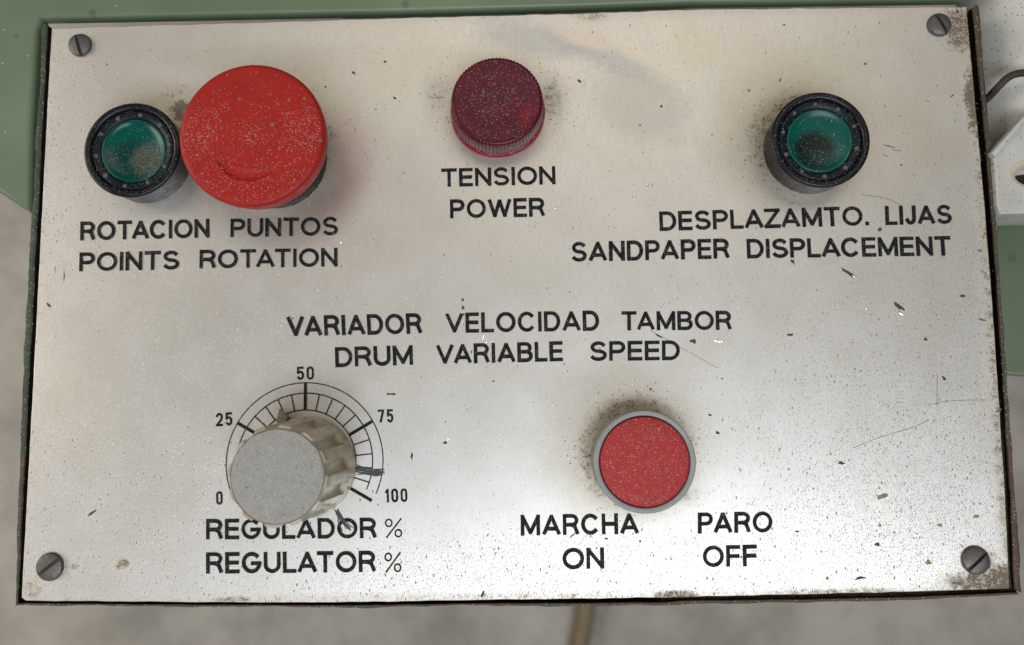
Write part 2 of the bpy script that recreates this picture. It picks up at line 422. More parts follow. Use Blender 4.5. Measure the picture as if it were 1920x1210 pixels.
# ------------------------------------------------------------------ green machine casing
TB = (0, 0, PZ)
mc = thing('machine_casing', 'sage green painted sheet metal machine casing behind the control panel', 'machine', (0, 0.33, 0))
mc_off = Vector((0, 330, 0))
def casing_pts(pts, h): return [U(a, b, h).xy.to_3d()-mc_off for a, b in pts]
H1 = 900-5
back = casing_pts([(84, 40), (300, 36), (700, 28), (1090, 18), (1300, 10), (1560, 7), (1800, 4), (1816, -2), (1826, -12), (1832, -30)], -5)
farx = 420
outline = [tuple(p.xy) for p in back] + [(farx, 20), (farx, 330), (-farx, 330)]
left_edge = casing_pts([(-300, 164), (-60, 321), (0, 361), (64, 403), (66, 240), (76, 60)], -5)
outline += [(-farx, left_edge[0].y)] + [tuple(p.xy) for p in left_edge]
slab('casing_cover', [outline], 900-8, 900-3.0, M_GREEN, mc, bevel=1.6)
rt = casing_pts([(1850, -200), (1858, 300), (1876, 600), (1884, 703), (1925, 706), (2400, 716)], -20)
outl = [tuple(p.xy) for p in rt] + [(farx, 60), (farx, 140), (rt[0].x, 140)]
slab('casing_wing', [outl], 900-23, 900-20, M_GREEN, mc, bevel=1.0)
slab('casing_body', [[(-230, 150-0), (230, 150), (230, 330), (-230, 330)]], 0, 900-9, M_GREEN, mc, bevel=3)
slab('support_bracket', [[(150, -180), (300, -180), (300, 160), (150, 160)]], 900-60, 900-24, M_GREEN, mc, bevel=3)

# ------------------------------------------------------------------ white fixture at the right
wf = thing('white_guard', 'white painted curved guard with brown cord and holed foot, right of the panel', 'machine guard', (0, 0, PZ))
def hood():
    V, Fc = [], []
    ys = [U(1850, y, -6) for y in (-160, -60, 40, 140, 220, 330)]
    n = 22
    for i, p in enumerate(ys):
        for k in range(n+1):
            a = math.pi*.5*k/n
            V.append((p.x+0.5+26*(1-math.cos(a)), p.y-.0*i, -22+20*math.sin(a)))
        V.append((p.x+60, p.y, -2))
    w = n+2
    for i in range(len(ys)-1):
        for k in range(w-1): Fc.append((i*w+k, i*w+k+1, (i+1)*w+k+1, (i+1)*w+k))
    o = mesh('curved_cover', V, Fc, M_WHITE, wf, True); fixn(o)
    sd = o.modifiers.new('s', 'SOLIDIFY'); sd.thickness = .0012; sd.offset = -1
    return o
hood()
def tube(name, pts, r, mat, parent, n=14, rfun=None, caps=True):
    V, Fc = [], []
    pts = [Vector(p) for p in pts]
    up = Vector((0, 0, 1))
    for i, p in enumerate(pts):
        t = (pts[min(i+1, len(pts)-1)]-pts[max(i-1, 0)]).normalized()
        if abs(t.dot(up)) > .95: u = Vector((1, 0, 0))
        else: u = up
        a = t.cross(u).normalized(); b = a.cross(t)
        rr = r*(rfun(i) if rfun else 1)
        for k in range(n):
            an = 2*math.pi*k/n; V.append(p+a*rr*math.cos(an)+b*rr*math.sin(an))
    for i in range(len(pts)-1):
        for k in range(n): Fc.append((i*n+k, i*n+(k+1) % n, (i+1)*n+(k+1) % n, (i+1)*n+k))
    if caps: Fc += [tuple(range(n))[::-1], tuple((len(pts)-1)*n+k for k in range(n))]
    return fixn(mesh(name, V, Fc, mat, parent, True))
def spline(ctrl, n=10):
    c = [Vector(p) for p in ctrl]; c = [c[0]*2-c[1]]+c+[c[-1]*2-c[-2]]; out = []
    for i in range(1, len(c)-2):
        for k in range(n):
            t = k/n
            out.append(.5*((2*c[i])+(c[i+1]-c[i-1])*t+(2*c[i-1]-5*c[i]+4*c[i+1]-c[i+2])*t*t+(3*c[i]-c[i-1]-3*c[i+1]+c[i+2])*t**3))
    out.append(c[-2]); return out
tube('rubber_cord', spline([U(1838, 196, -8), U(1856, 180, -5), U(1872, 163, -2), U(1890, 146, -.5), U(1910, 138, 0), U(1940, 137, 0), U(1990, 140, 0)]), 1.15, M_RUBBER, wf)
def foot():
    h = 0.5
    out = [U(1863, 289, h), U(1926, 218, h), U(1960, 200, h), U(2080, 200, h), U(2080, 398, h), U(1876, 402, h), U(1870, 385, h)]
    c = U(1958, 326, h)
    hole = [(c.x+10.6*math.cos(t)*1.0, c.y+5.0*math.sin(t)) for t in [2*math.pi*k/40 for k in range(40)]]
    slab('foot_plate', [[(p.x, p.y) for p in out], hole], -16, h, M_WHITE, wf, bevel=.7)
    e = slab('foot_edge', [[tuple(U(*q, 1.2).xy) for q in ((1860, 286), (1924, 212), (1932, 217), (1867, 295))]], -2, 1.3, M_WHITE, wf, bevel=.5)
    fl = mesh('worn_hole_lip', [], [], M_CREAM, wf); bpy.data.objects.remove(fl)
    lathe('worn_hole_lip', [(11.6, -1.0), (11.5, .3), (11.0, .62), (9.6, .3), (7.8, -1.6), (7.0, -3.5), (6.9, -9)], M_CREAM, wf, n=48, loc=(c.x+.2, c.y, 0.02), rf=lambda t, i: math.sqrt(1/((math.cos(t))**2+(math.sin(t)/.47)**2)))
    lathe('hole_bottom', [(9, -12), (8.6, -8.8), (0, -8.6)], M_RUBBER, wf, n=24, loc=(c.x, c.y, 0))
foot()

# ------------------------------------------------------------------ flexible conduit on the floor
cp = [U(x, y, -885) for x, y in ((1118, 900), (1110, 1010), (1102, 1110), (1092, 1180), (1080, 1240), (1060, 1330))]
pts = spline([p+Vector((0, 0, 900)) for p in cp], 14)
L = tube('flexible_conduit', pts, 13, M_CONDUIT, None, n=20, rfun=lambda i: 1+.13*math.cos(math.pi*i))
L['label'] = 'tan corrugated conduit on the concrete floor below the panel'; L['category'] = 'conduit'

# ------------------------------------------------------------------ control panel
cpn = thing('control_panel', 'brushed metal control panel with buttons, red lamp and knob in a rusty green frame', 'control panel', (0, 0, PZ))
edge_t = [(97, 53), (300, 47), (500, 41.5), (700, 35), (900, 30), (1090, 25), (1300, 17.5), (1560, 15), (1812, 12.5)]
edge_r = [(1822, 120), (1831, 215), (1846, 380), (1861, 570), (1874, 760), (1885, 930), (1893, 1104)]
edge_b = [(1700, 1110), (1500, 1115), (1240, 1121), (1080, 1123.5), (900, 1125.5), (700, 1129), (560, 1130.5), (350, 1129.5), (180, 1128), (48, 1127)]
edge_l = [(40, 1121), (50, 940), (66, 640), (81.5, 340), (93, 120)]
def dens(pts, step, jit=0, h=0):
    P = [U(*p, h) for p in pts]; out = []
    for a, b in zip(P[:-1], P[1:]):
        k = max(1, int((b-a).length/step))
        for i in range(k): out.append(a.lerp(b, i/k))
    out.append(P[-1])
    if jit:
        ph = [random.uniform(0, 6) for _ in range(6)]
        for i, p in enumerate(out):
            s = (p.x+p.y)
            j = jit*(.5*math.sin(s*.31+ph[0])+.35*math.sin(s*.83+ph[1])+.3*math.sin(s*2.1+ph[2])+random.uniform(-.3, .3))
            t = (out[min(i+1, len(out)-1)]-out[max(i-1, 0)]).normalized()
            out[i] = p+Vector((-t.y, t.x, 0))*j
    return out
ring = []
for e, j in ((edge_t, .12), (edge_r, .06), (edge_b, .10), (edge_l, .05)):
    ring += dens(e, 2.2, j)
fp = slab('face_plate', [[(p.x, p.y) for p in ring]], -2.0, 0, M_PLATE, cpn, bevel=.22, res=2)

# frame of the box: walls of folded steel round the plate, top edge worn
def wall(name, inner, outer, h0, depth, seed, jo=.25, hz=.25):
    random.seed(seed)
    n = 160
    def res_(pts):
        P = [U(*p, h0) for p in pts]; L_ = [0]
        for a, b in zip(P[:-1], P[1:]): L_.append(L_[-1]+(b-a).length)
        out = []
        for i in range(n+1):
            s = L_[-1]*i/n; k = 0
            while k < len(P)-2 and L_[k+1] < s: k += 1
            out.append(P[k].lerp(P[k+1], (s-L_[k])/(L_[k+1]-L_[k])))
        return out
    I, O = res_(inner), res_(outer); V, Fc = [], []
    ph = [random.uniform(0, 6) for _ in range(8)]
    for i in range(n+1):
        q = i/n*60
        j = jo*(.5*math.sin(q*.6+ph[0])+.4*math.sin(q*1.7+ph[1])+.25*math.sin(q*4.1+ph[2]))+random.uniform(-.12, .12)*jo*2
        z = hz*(.5*math.sin(q*.5+ph[3])+.4*math.sin(q*1.4+ph[4])+.3*random.uniform(-1, 1))
        dv = (O[i]-I[i]).normalized()
        o = O[i]+dv*j; a = I[i]+dv*random.uniform(-.05, .05)
        for p, zz in ((a, -12), (a, h0-.35+z), (a.lerp(o, .15), h0+z), (a.lerp(o, .8), h0+z+.05), (o, h0-.4+z), (o, -2-depth)):
            V.append((p.x, p.y, zz))
    for i in range(n):
        for k in range(5): Fc.append((i*6+k, i*6+k+1, (i+1)*6+k+1, (i+1)*6+k))
    return sharp(fixn(mesh(name, V, Fc, M_RIM, cpn, True, mats=[M_RIM, M_VOID], fm=[1, 0, 0, 0, 0]*n)), 50)
wall('side_wall', [(89, 47), (73.5, 340), (57.5, 640), (42.5, 940), (33, 1130)], [(79, 45), (62, 340), (44.5, 640), (33, 940), (28, 1137)], -.9, 70, 1, .22)
wall('side_wall', [(1823, 14), (1842, 200), (1857, 380), (1871, 570), (1883, 760), (1894, 930), (1900, 1060), (1903, 1104)], [(1836, 8), (1851, 200), (1866, 380), (1880, 570), (1893, 760), (1905, 930), (1914, 1060), (1917, 1112)], -1.2, 70, 2, .25)
wall('front_wall', [(33, 1131.5), (350, 1134), (620, 1135.5), (900, 1132), (1240, 1130), (1275, 1127), (1340, 1126), (1500, 1124), (1700, 1120), (1908, 1111)], [(28, 1136), (180, 1137), (360, 1138), (620, 1140), (900, 1136.5), (1240, 1137), (1275, 1134), (1340, 1132), (1500, 1131), (1700, 1126), (1916, 1116)], -.8, 70, 3, .32)
# inside of the box, its shade painted near-black
rim_in = [U(*p, -10) for p in ((86, 46), (1828, 10), (1901, 1110), (33, 1133))]
slab('box_bottom', [[(p.x, p.y) for p in rim_in]], -44, -40, M_VOID, cpn, bevel=.2)
gr_pts = [U(*p, -3) for p in ((1821, 20), (1832, 18), (1850, 200), (1876, 570), (1903, 1000), (1905, 1110), (1500, 1126), (1240, 1132), (1240, 1120), (1500, 1113), (1880, 1100), (1886, 1000), (1868, 600), (1839, 220))]
slab('packed_grime', [[(p.x, p.y) for p in gr_pts]], -9, -2.6, M_PACK, cpn, bevel=.3)

# ------------------------------------------------------------------ lettering (single-stroke engraver's alphabet)
def arc(cx, cy, rx, ry, a0, a1, n=14):
    return [(cx+rx*math.cos(math.radians(a0+(a1-a0)*i/n)), cy+ry*math.sin(math.radians(a0+(a1-a0)*i/n))) for i in range(n+1)]
G = {  # glyph: (width in cap heights, strokes); x, y run over the centre-line box 0..1
 'A': (.93, [[(0, 0), (.5, 1), (1, 0)], [(.17, .27), (.83, .27)]]),
 'B': (.80, [[(.5, 0), (0, 0), (0, 1), (.5, 1)]+arc(.55, .76, .38, .24, 90, -90)+[(0, .52)], [(.5, .52)]+arc(.6, .26, .40, .26, 90, -90)+[(.5, 0)]]),
 'C': (.93, [arc(.5, .5, .5, .5, 42, 318, 26)]),
 'D': (.84, [[(.42, 0), (0, 0), (0, 1), (.42, 1)]+arc(.45, .5, .55, .5, 90, -90, 20)+[(.4, 0)]]),
 'E': (.70, [[(1, 0), (0, 0), (0, 1), (1, 1)], [(0, .51), (.93, .51)]]),
 'F': (.68, [[(0, 0), (0, 1), (1, 1)], [(0, .49), (.93, .49)]]),
 'G': (.95, [arc(.5, .5, .5, .5, 45, 345, 26)+[(1, .46), (.56, .46)]]),
 'H': (.82, [[(0, 0), (0, 1)], [(1, 0), (1, 1)], [(0, .5), (1, .5)]]),
 'I': (.20, [[(.5, 0), (.5, 1)]]),
 'J': (.58, [[(1, 1), (1, .3)]+arc(.5, .3, .5, .3, 0, -165, 14)]),
 'L': (.66, [[(0, 1), (0, 0), (1, 0)]]),
 'M': (.98, [[(0, 0), (0, 1), (.5, .06), (1, 1), (1, 0)]]),
 'N': (.82, [[(0, 0), (0, 1), (1, 0), (1, 1)]]),
 'O': (1.0, [arc(.5, .5, .5, .5, 90, 450, 36)]),
 'P': (.76, [[(0, 0), (0, 1), (.5, 1)]+arc(.58, .73, .42, .27, 90, -90, 14)+[(0, .46)]]),
 'R': (.82, [[(0, 0), (0, 1), (.5, 1)]+arc(.56, .74, .40, .26, 90, -90, 14)+[(0, .48)], [(.5, .48), (.80, .40), (1, 0)]]),
 'S': (.80, [arc(.5, .75, .45, .25, 28, 268, 16)+arc(.5, .25, .5, .25, 88, -156, 18)]),
 'T': (.80, [[(0, 1), (1, 1)], [(.5, 1), (.5, 0)]]),
 'U': (.82, [[(0, 1), (0, .36)]+arc(.5, .36, .5, .36, 180, 360, 18)+[(1, 1)]]),
 'V': (.92, [[(0, 1), (.5, 0), (1, 1)]]),
 'W': (1.22, [[(0, 1), (.25, 0), (.5, .97), (.75, 0), (1, 1)]]),
 'Z': (.80, [[(0, 1), (1, 1), (0, 0), (1, 0)]]),
 '.': (.20, [[(.5, 0), (.5, .03)]]),
 '0': (.50, [[(0, .7)]+arc(.5, .76, .5, .24, 180, 0, 12)+arc(.5, .24, .5, .24, 0, -180, 12)+[(0, .72)]]),
 '1': (.30, [[(.1, .80), (1, 1), (1, 0)]]),
 '2': (.50, [arc(.5, .74, .5, .26, 170, -10, 12)+[(.9, .5), (0, 0), (1, 0)]]),
 '5': (.50, [[(.95, 1), (.1, 1), (.04, .55)]+arc(.5, .32, .5, .32, 120, -150, 16)]),
 '7': (.50, [[(0, 1), (1, 1), (.35, 0)]]),
 '%': (.86, [arc(.2, .80, .20, .20, 0, 360, 18), arc(.8, .20, .20, .20, 0, 360, 18), [(.98, 1.02), (.05, -.02)]]),
}
def ribbon(pts, w, zc, V, Fc, zs=.10, cap=True):
    """a shallow groove-shaped ribbon along pts (mm), with mitred corners"""
    P = [Vector(p) for p in pts]
    P = [p for i, p in enumerate(P) if i == 0 or (p-P[i-1]).length > 1e-4]
    closed = (P[0]-P[-1]).length < 1e-3 and len(P) > 5
    if closed: P = P[:-1]
    n = len(P); b = len(V)
    for i, p in enumerate(P):
        if closed: a, c = P[i-1], P[(i+1) % n]
        else: a, c = P[max(i-1, 0)], P[min(i+1, n-1)]
        t1 = (p-a).normalized() if (p-a).length > 0 else None
        t2 = (c-p).normalized() if (c-p).length > 0 else None
        if t1 is None: t1 = t2
        if t2 is None: t2 = t1
        n1, n2 = Vector((-t1.y, t1.x)), Vector((-t2.y, t2.x))
        mm = (n1+n2)
        if mm.length < .35: mm = n1*1.0; k = 1
        else:
            mm.normalize(); k = min(1/max(.3, mm.dot(n1)), 1.9)
        q = p
        if cap and not closed:
            ce = .48 if min(abs(t1.x), abs(t1.y)) < .12 else .30
            if i == 0: q = p-t2*w*ce
            if i == n-1: q = p+t1*w*ce
        for s, z in ((-1, zs), (-.55, zs*.2), (0, 0), (.55, zs*.2), (1, zs)):
            v = q+mm*(k*s*w/2); V.append((v.x, v.y, zc+z))
    m = n if closed else n-1
    for i in range(m):
        for j in range(4):
            a = b+i*5+j; c = b+((i+1) % n)*5+j
            Fc.append((a, c, c+1, a+1))
letters_root = fp
def split(st):
    out, cur = [], [st[0]]
    for i in range(1, len(st)):
        cur.append(st[i])
        if i < len(st)-1:
            a = Vector((st[i][0]-st[i-1][0], st[i][1]-st[i-1][1])); b = Vector((st[i+1][0]-st[i][0], st[i+1][1]-st[i][1]))
            if a.length > 1e-6 and b.length > 1e-6 and a.angle(b) > .8: out.append(cur); cur = [st[i]]
    out.append(cur); return out
def word(text, bl, br, tl, sw=.182, gap=.105, mat=None, thin=None):
    BLp, BRp, TLp = (U(*q).xy for q in (bl, br, tl))
    ex = (BRp-BLp); Wd = ex.length; ex = ex.normalized(); up = TLp-BLp; cap = up.length; ey = up
    nat = 0; pos = []
    for i, ch in enumerate(text):
        w = G[ch][0]
        if i:
            pr = text[i-1]+ch; g = gap
            if pr in ('TA', 'AT', 'VA', 'LT', 'AV', 'PA', 'AC', 'AZ', 'ZA', 'RT', 'LA'): g = gap-.10 if pr in ('TA', 'AT', 'VA', 'AV') else gap-.06
            nat += g
        pos.append((nat, w)); nat += w
    k = Wd/(nat*cap)
    V, Fc = [], []
    wmm = sw*cap
    for li, (ch, (x0, w)) in enumerate(zip(text, pos)):
        for si, st in enumerate([q for st_ in G[ch][1] for q in split(st_)]):
            pts = []
            swx = (wmm if not thin else thin*cap)
            hx = min(swx/2/(w*k*cap), .5)
            for (x, y) in st:
                gx = (x0+w*(hx+(1-2*hx)*x))*k*cap if ch != 'I' and ch != '.' else (x0+w*.5)*k*cap
                gy = swx/2/cap + (1-swx/cap)*y
                o = BLp + ex*gx + ey*gy
                pts.append((o.x, o.y))
            ribbon(pts, swx*random.uniform(.95, 1.05), .045+.004*si+.002*(li % 2), V, Fc, zs=.09*swx)
    o = mesh('lettering', V, Fc, mat or M_INK, letters_root, True)
    o['label'] = 'black engraved word ' + text if len(text) > 1 and text[0].isalpha() else 'black engraved figure ' + text
    return o
random.seed(5)
for a in (
    ('ROTACION', (150.5, 451.5), (393, 446), (151, 416)), ('PUNTOS', (432, 445.5), (634, 441.5), (432.5, 410.5)),
    ('POINTS', (148.5, 509.5), (336, 505.5), (149.5, 474)), ('ROTATION', (374, 504), (633, 500), (374.5, 469)),
    ('TENSION', (827.5, 351), (1042, 346), (827, 316.5)), ('POWER', (844, 410), (1022, 406.5), (843.5, 374.5)),
    ('DESPLAZAMTO.', (1237, 433.5), (1630, 423), (1235.5, 397)), ('LIJAS', (1660.5, 422.5), (1785, 420), (1659, 386.5)),
    ('SANDPAPER', (1071.5, 491.5), (1368, 485), (1071, 454)), ('DISPLACEMENT', (1401, 485), (1784, 479.5), (1399.5, 448.5)),
    ('VARIADOR', (538.5, 631.5), (792, 626), (537, 593)), ('VELOCIDAD', (835.5, 625), (1124, 620.5), (835, 587)), ('TAMBOR', (1165.5, 620), (1372, 619), (1165, 584)),
    ('DRUM', (629, 689), (775, 684.5), (628, 651.5)), ('VARIABLE', (818, 683.5), (1056, 677.5), (817.5, 646)), ('SPEED', (1106, 677.5), (1275, 675.5), (1106, 640.5)),
    ('REGULADOR', (386.5, 1012), (706.5, 1009.5), (386.5, 973.5)), ('REGULATOR', (386.5, 1076), (705, 1073), (386.5, 1036)),
    ('MARCHA', (976.5, 1005), (1198, 1001.5), (976, 965.5)), ('ON', (1055, 1068), (1133, 1066.5), (1054.5, 1028)),
    ('PARO', (1308.5, 1001), (1448.5, 998.5), (1308.5, 961.5)), ('OFF', (1318, 1064), (1420, 1062), (1317.5, 1023.5))):
    word(*a)
for a in (('%', (722, 1009), (754.5, 1008), (721.5, 973)), ('%', (721, 1074), (753, 1073), (720.5, 1036.5))): word(*a, thin=.085)
for a in (('50', (556.5, 713), (589, 712), (556, 688)), ('25', (405, 800), (436, 798), (404.5, 775)), ('75', (709, 793.5), (738, 792.5), (708, 768.5)), ('0', (405.5, 947), (418, 946.5), (405, 921.5)), ('100', (722, 942.5), (764.5, 941.5), (721, 917))):
    word(*a, sw=.17, gap=.17)

# dial scale
dc = U(571, 866); rr = (U(718, 866)-U(424, 866)).length/2
def dial():
    s = rr/147.0
    V, Fc = [], []
    def pa(r, deg): t = math.radians(90-deg); return (dc.x+r*s*math.cos(t), dc.y+r*s*math.sin(t))
    A = lambda r, a, b: [pa(r, a+(b-a)*i/90) for i in range(91)]
    ribbon(A(147, -118, 114), .36, .045, V, Fc, .03)
    ribbon(A(127.5, -118, 114), .40, .047, V, Fc, .03)
    ribbon(A(96, -118, 114), .40, .049, V, Fc, .03)
    for i in range(21):
        d = -120+12*i
        if i % 5 == 0: continue
        ribbon([pa(97, d), pa(127, d)], .42, .055, V, Fc, .03, cap=False)
    o = mesh('dial_scale', V, Fc, M_INK2, fp, True)
    V, Fc = [], []
    for i in (0, 5, 10, 15, 20):
        d = -120+12*i
        ribbon([pa(96, d), pa(146, d)], .95, .062, V, Fc, .06, cap=False)
    mesh('scale_mark', V, Fc, M_INK, fp, True)
dial()

# ------------------------------------------------------------------ dust grains
def grains(name, pts, mat, parent, origin=(0, 0, 0), smin=.07, smax=.15):
    V, Fc = [], []
    smin *= .95; smax *= .95
    for p in pts:
        s = random.uniform(smin, smax)*(1.5 if random.random() < .06 else 1); b = len(V); a = random.uniform(0, 3)
        c, sn = math.cos(a)*s, math.sin(a)*s; e = random.uniform(.8, 1.5)
        for v in ((c*e, sn*e, 0), (-sn, c, 0), (-c*e, -sn*e, 0), (sn, -c, 0), (0, 0, s*.8), (0, 0, -s*.6)):
            V.append((p[0]+v[0]-origin[0], p[1]+v[1]-origin[1], p[2]+v[2]-origin[2]+s*.25))
        for f in ((0, 1, 4), (1, 2, 4), (2, 3, 4), (3, 0, 4), (1, 0, 5), (2, 1, 5), (3, 2, 5), (0, 3, 5)): Fc.append(tuple(b+i for i in f))
    o = mesh(name, V, Fc, mat, parent); o['kind'] = 'stuff'
    return o
def disc(n, r, dens_=lambda x, y: 1, z=lambda r: 0):
    out = []; tries = 0
    while len(out) < n and tries < n*40:
        tries += 1
        x, y = random.uniform(-r, r), random.uniform(-r, r); q = math.hypot(x, y)
        if q < r and random.random() < dens_(x, y): out.append((x, y, z(q)))
    return out

# ------------------------------------------------------------------ screws
def screw(px, py, ang, r=3.75, rust=False):
    c = U(px, py, 1)
    V, Fc = [], []
    # domed pan head, slot as real gap
    n = 40; prof = [(r, -.2), (r, .5), (r*.93, 1.0), (r*.75, 1.35), (r*.5, 1.55), (r*.25, 1.65), (0.02, 1.68)]
    hw = .5
    o = mesh('screw', [], [], M_SCREW, cpn); bpy.data.objects.remove(o)
    for sgn in (-1, 1):
        base = len(V)
        for (rad, z) in prof:
            for k in range(n//2+1):
                t = math.pi*k/(n//2)
                x, y = rad*math.cos(t), rad*math.sin(t)
                V.append((x, sgn*max(y, hw), z))
        w = n//2+1
        for i in range(len(prof)-1):
            for k in range(w-1): Fc.append((base+i*w+k, base+i*w+k+1, base+(i+1)*w+k+1, base+(i+1)*w+k))
        # slot side wall
        s = len(V)
        xs = [(-(r*.985), .0), (-(r*.985), .5), (-r*.9, 1.0), (-r*.72, 1.35), (-r*.4, 1.6), (0, 1.68), (r*.4, 1.6), (r*.72, 1.35), (r*.9, 1.0), (r*.985, .5), (r*.985, .0)]
        for x, z in xs: V.append((x, sgn*hw, z))
        Fc.append(tuple(s+i for i in range(len(xs))))
    b = len(V)
    for x, y in ((-r*.98, -hw-.02), (r*.98, -hw-.02), (r*.98, hw+.02), (-r*.98, hw+.02)): V.append((x, y, .55))
    Fc.append((b, b+1, b+2, b+3))
    o = fixn(mesh('screw', V, Fc, M_SCREW, cpn, True)); sharp(o, 30)
    o.location = (c.x*.001, c.y*.001, 0); o.rotation_euler = (0, 0, math.radians(ang))
    g = mesh('slot_dirt', [(-r*.95, -hw, .68), (r*.95, -hw, .68), (r*.95, hw, .68), (-r*.95, hw, .68)], [(0, 1, 2, 3)], M_RUST if rust else M_FLAKE, o)
    return o
for (x, y, a, ru, r) in ((148, 83, -75, False, 3.7), (1763, 45, -62, False, 3.7), (91, 1064, 38, True, 4.1), (1832, 1052, 42, True, 4.1)):
    s_ = screw(x, y, a, r, ru)
    s_['label'] = {148: 'slotted screw by the left green button', 1763: 'domed slotted screw in the upper right corner', 91: 'slotted screw in the lower left corner', 1832: 'rusty slotted screw in the lower right corner'}[x]

# ------------------------------------------------------------------ emergency stop
c = BP['estop']; HE = 22.5
top = U(471, 252, HE); base = Vector((c.x, c.y, 0))
es = lathe('emergency_stop_button', [(15.6, 0), (15.6, 3), (15.2, 4), (14, 4.4), (13, 5), (12.2, 6), (12.2, 13), (0, 13)], M_BLACK, cpn, loc=(top.x, top.y, 0), n=72)
es['label'] = 'red mushroom emergency stop button on a black collar'
RT = 20.3
def groove(t, r):
    if r < 5 or r > RT-2.4: return 0
    # arrow-shaped arc recess low on the cap
    a = math.degrees(t) % 360
    aw = max(0, 1-((a-263)/48)**2)
    if aw <= 0: return 0
    wd = 2.2*aw**.7
    r0 = 11.4
    q = (r-r0)/max(wd, .2)
    return -1.1*max(0, 1-q*q)**.6*min(1, aw*2.5) if abs(q) < 1 else 0
SC = 1.025
prof = [(12.4, 12), (16.5, 13.6), (18.8, 14.6), (19.4, 15.4), (19.9, 18.0), (20.25, 21.2), (20.1, 21.9), (19.6, 22.35), (18.8, 22.55)]
prof += [(18.8-18.8*i/46, 22.55+.35*math.sin(math.pi/2*i/46)) for i in range(1, 47)]
prof = [(r*SC if r > 12.4 or z > 15 else r, z) for r, z in prof]
cap = lathe('mushroom_cap', prof, M_RED, es, n=260, zf=lambda t, q: groove(t, q), rf=lambda t, i: 1+(.004*math.cos(90*t) if i in (3, 4) else 0), deg=50)
def ed(x, y):
    # grains gather in a band across the cap
    b = math.exp(-((y-1.5)/5.5)**2)
    return .10+.75*b+.25*(y < 0)-.05*(y > 9)
grains('dust', disc(2300, 19.6, ed, lambda q: 22.62+.28*(1-q/19.6)), M_DUST, es, smin=.045, smax=.10)

# ------------------------------------------------------------------ green buttons
def green_button(px, py, label, lens_mat, hole, ang, tilt=0):
    H = 9.5
    top = U(px, py, H)
    b = lathe('push_button', [(13.9, 0), (14.0, 1), (14.0, 7.0), (14.3, 8.4), (14.6, 9.1), (14.4, 9.6), (13.9, 9.85), (13.0, 9.8), (12.5, 9.4), (12.3, 8.6), (12.2, 6.8)], M_BLACK, cpn, loc=(top.x, top.y, 0), n=96, deg=60)
    b['label'] = label
    lathe('inner_ring', [(12.25, 7.0), (12.2, 8.9), (11.9, 9.15), (11.2, 9.0), (10.3, 8.7), (9.9, 8.5), (9.7, 6.9)], M_BLACK2, b, n=96, deg=60)
    lathe('lens', [(9.75, 7.4), (9.75, 8.55), (9.5, 8.75), (9.1, 8.7), (8.6, 8.35), (7.5, 7.95), (5, 7.65), (2.5, 7.55), (0, 7.5)], lens_mat, b, n=72, deg=60)
    for k in range(10):
        a = math.radians(36*k+ang)
        V, Fc = [], []
        s = random.uniform(.75, 1.0)
        o = lathe('notch', [(.78*s, -.3), (.75*s, .0), (.5*s, .14), (0, .2)], M_GUM, b, n=9, loc=(11.1*math.cos(a), 11.1*math.sin(a), 9.05), rf=lambda t, i: random.uniform(.85, 1.12), deg=80)
    def zz(q): return 9.9 if q > 12.6 else (9.12 if q > 10 else (8.75 if q > 9.1 else 7.6+(q/9.1)**3*.8))
    grains('dust', disc(520, 14.1, lambda x, y: .45+.5*(y < 2)+.25*(x > 0), zz), M_DUST, b, smin=.04, smax=.085)
    return b
green_button(247.5, 281, 'left green push button with a dust patch, touching the red mushroom', M_LENS_D, False, 8)
green_button(1539, 262, 'right green push button with a dark centre, standing alone', M_LENS_H, True, 22)

# ------------------------------------------------------------------ power lamp
c = U(931.5, 189.5, 9.8)
lb = lathe('indicator_lamp', [(14.5, 0), (14.7, .5), (14.7, 1.5), (14.4, 2.0), (14.0, 2.3), (13.6, 2.3), (0, 2.3)], M_FLANGE, cpn, loc=(c.x, c.y, 0), n=120, deg=50)
lb['label'] = 'crimson ribbed power lamp above the word TENSION'
NR = 76
def ribf(t, i): return 1+(.012*math.cos(NR*t) if i in (0, 1, 2) else 0)
lathe('ribbed_side', [(14.1, 2.2), (13.95, 5), (13.75, 8.7), (13.4, 9.2)], M_LAMPSIDE, lb, n=NR*8, rf=ribf, deg=70)
lathe('lamp_top', [(13.6, 8.6), (13.7, 9.2), (13.35, 9.65), (12.7, 9.85), (12.1, 9.77), (8, 9.85), (4, 9.9), (0, 9.92)], M_LAMP, lb, n=NR*4, rf=lambda t, i: 1+(.010*math.cos(NR*t) if i < 3 else 0), deg=60)
grains('dust', disc(1000, 13.0, lambda x, y: .4+.6*math.exp(-(x*x+y*y)/60), lambda q: 9.93), M_DUST, lb, smin=.04, smax=.085)
grains('dust', [(14.3*math.cos(t), 14.3*math.sin(t), 2.1) for t in [random.uniform(3.3, 6.1) for _ in range(60)]], M_DUST, lb, smin=.05, smax=.09)

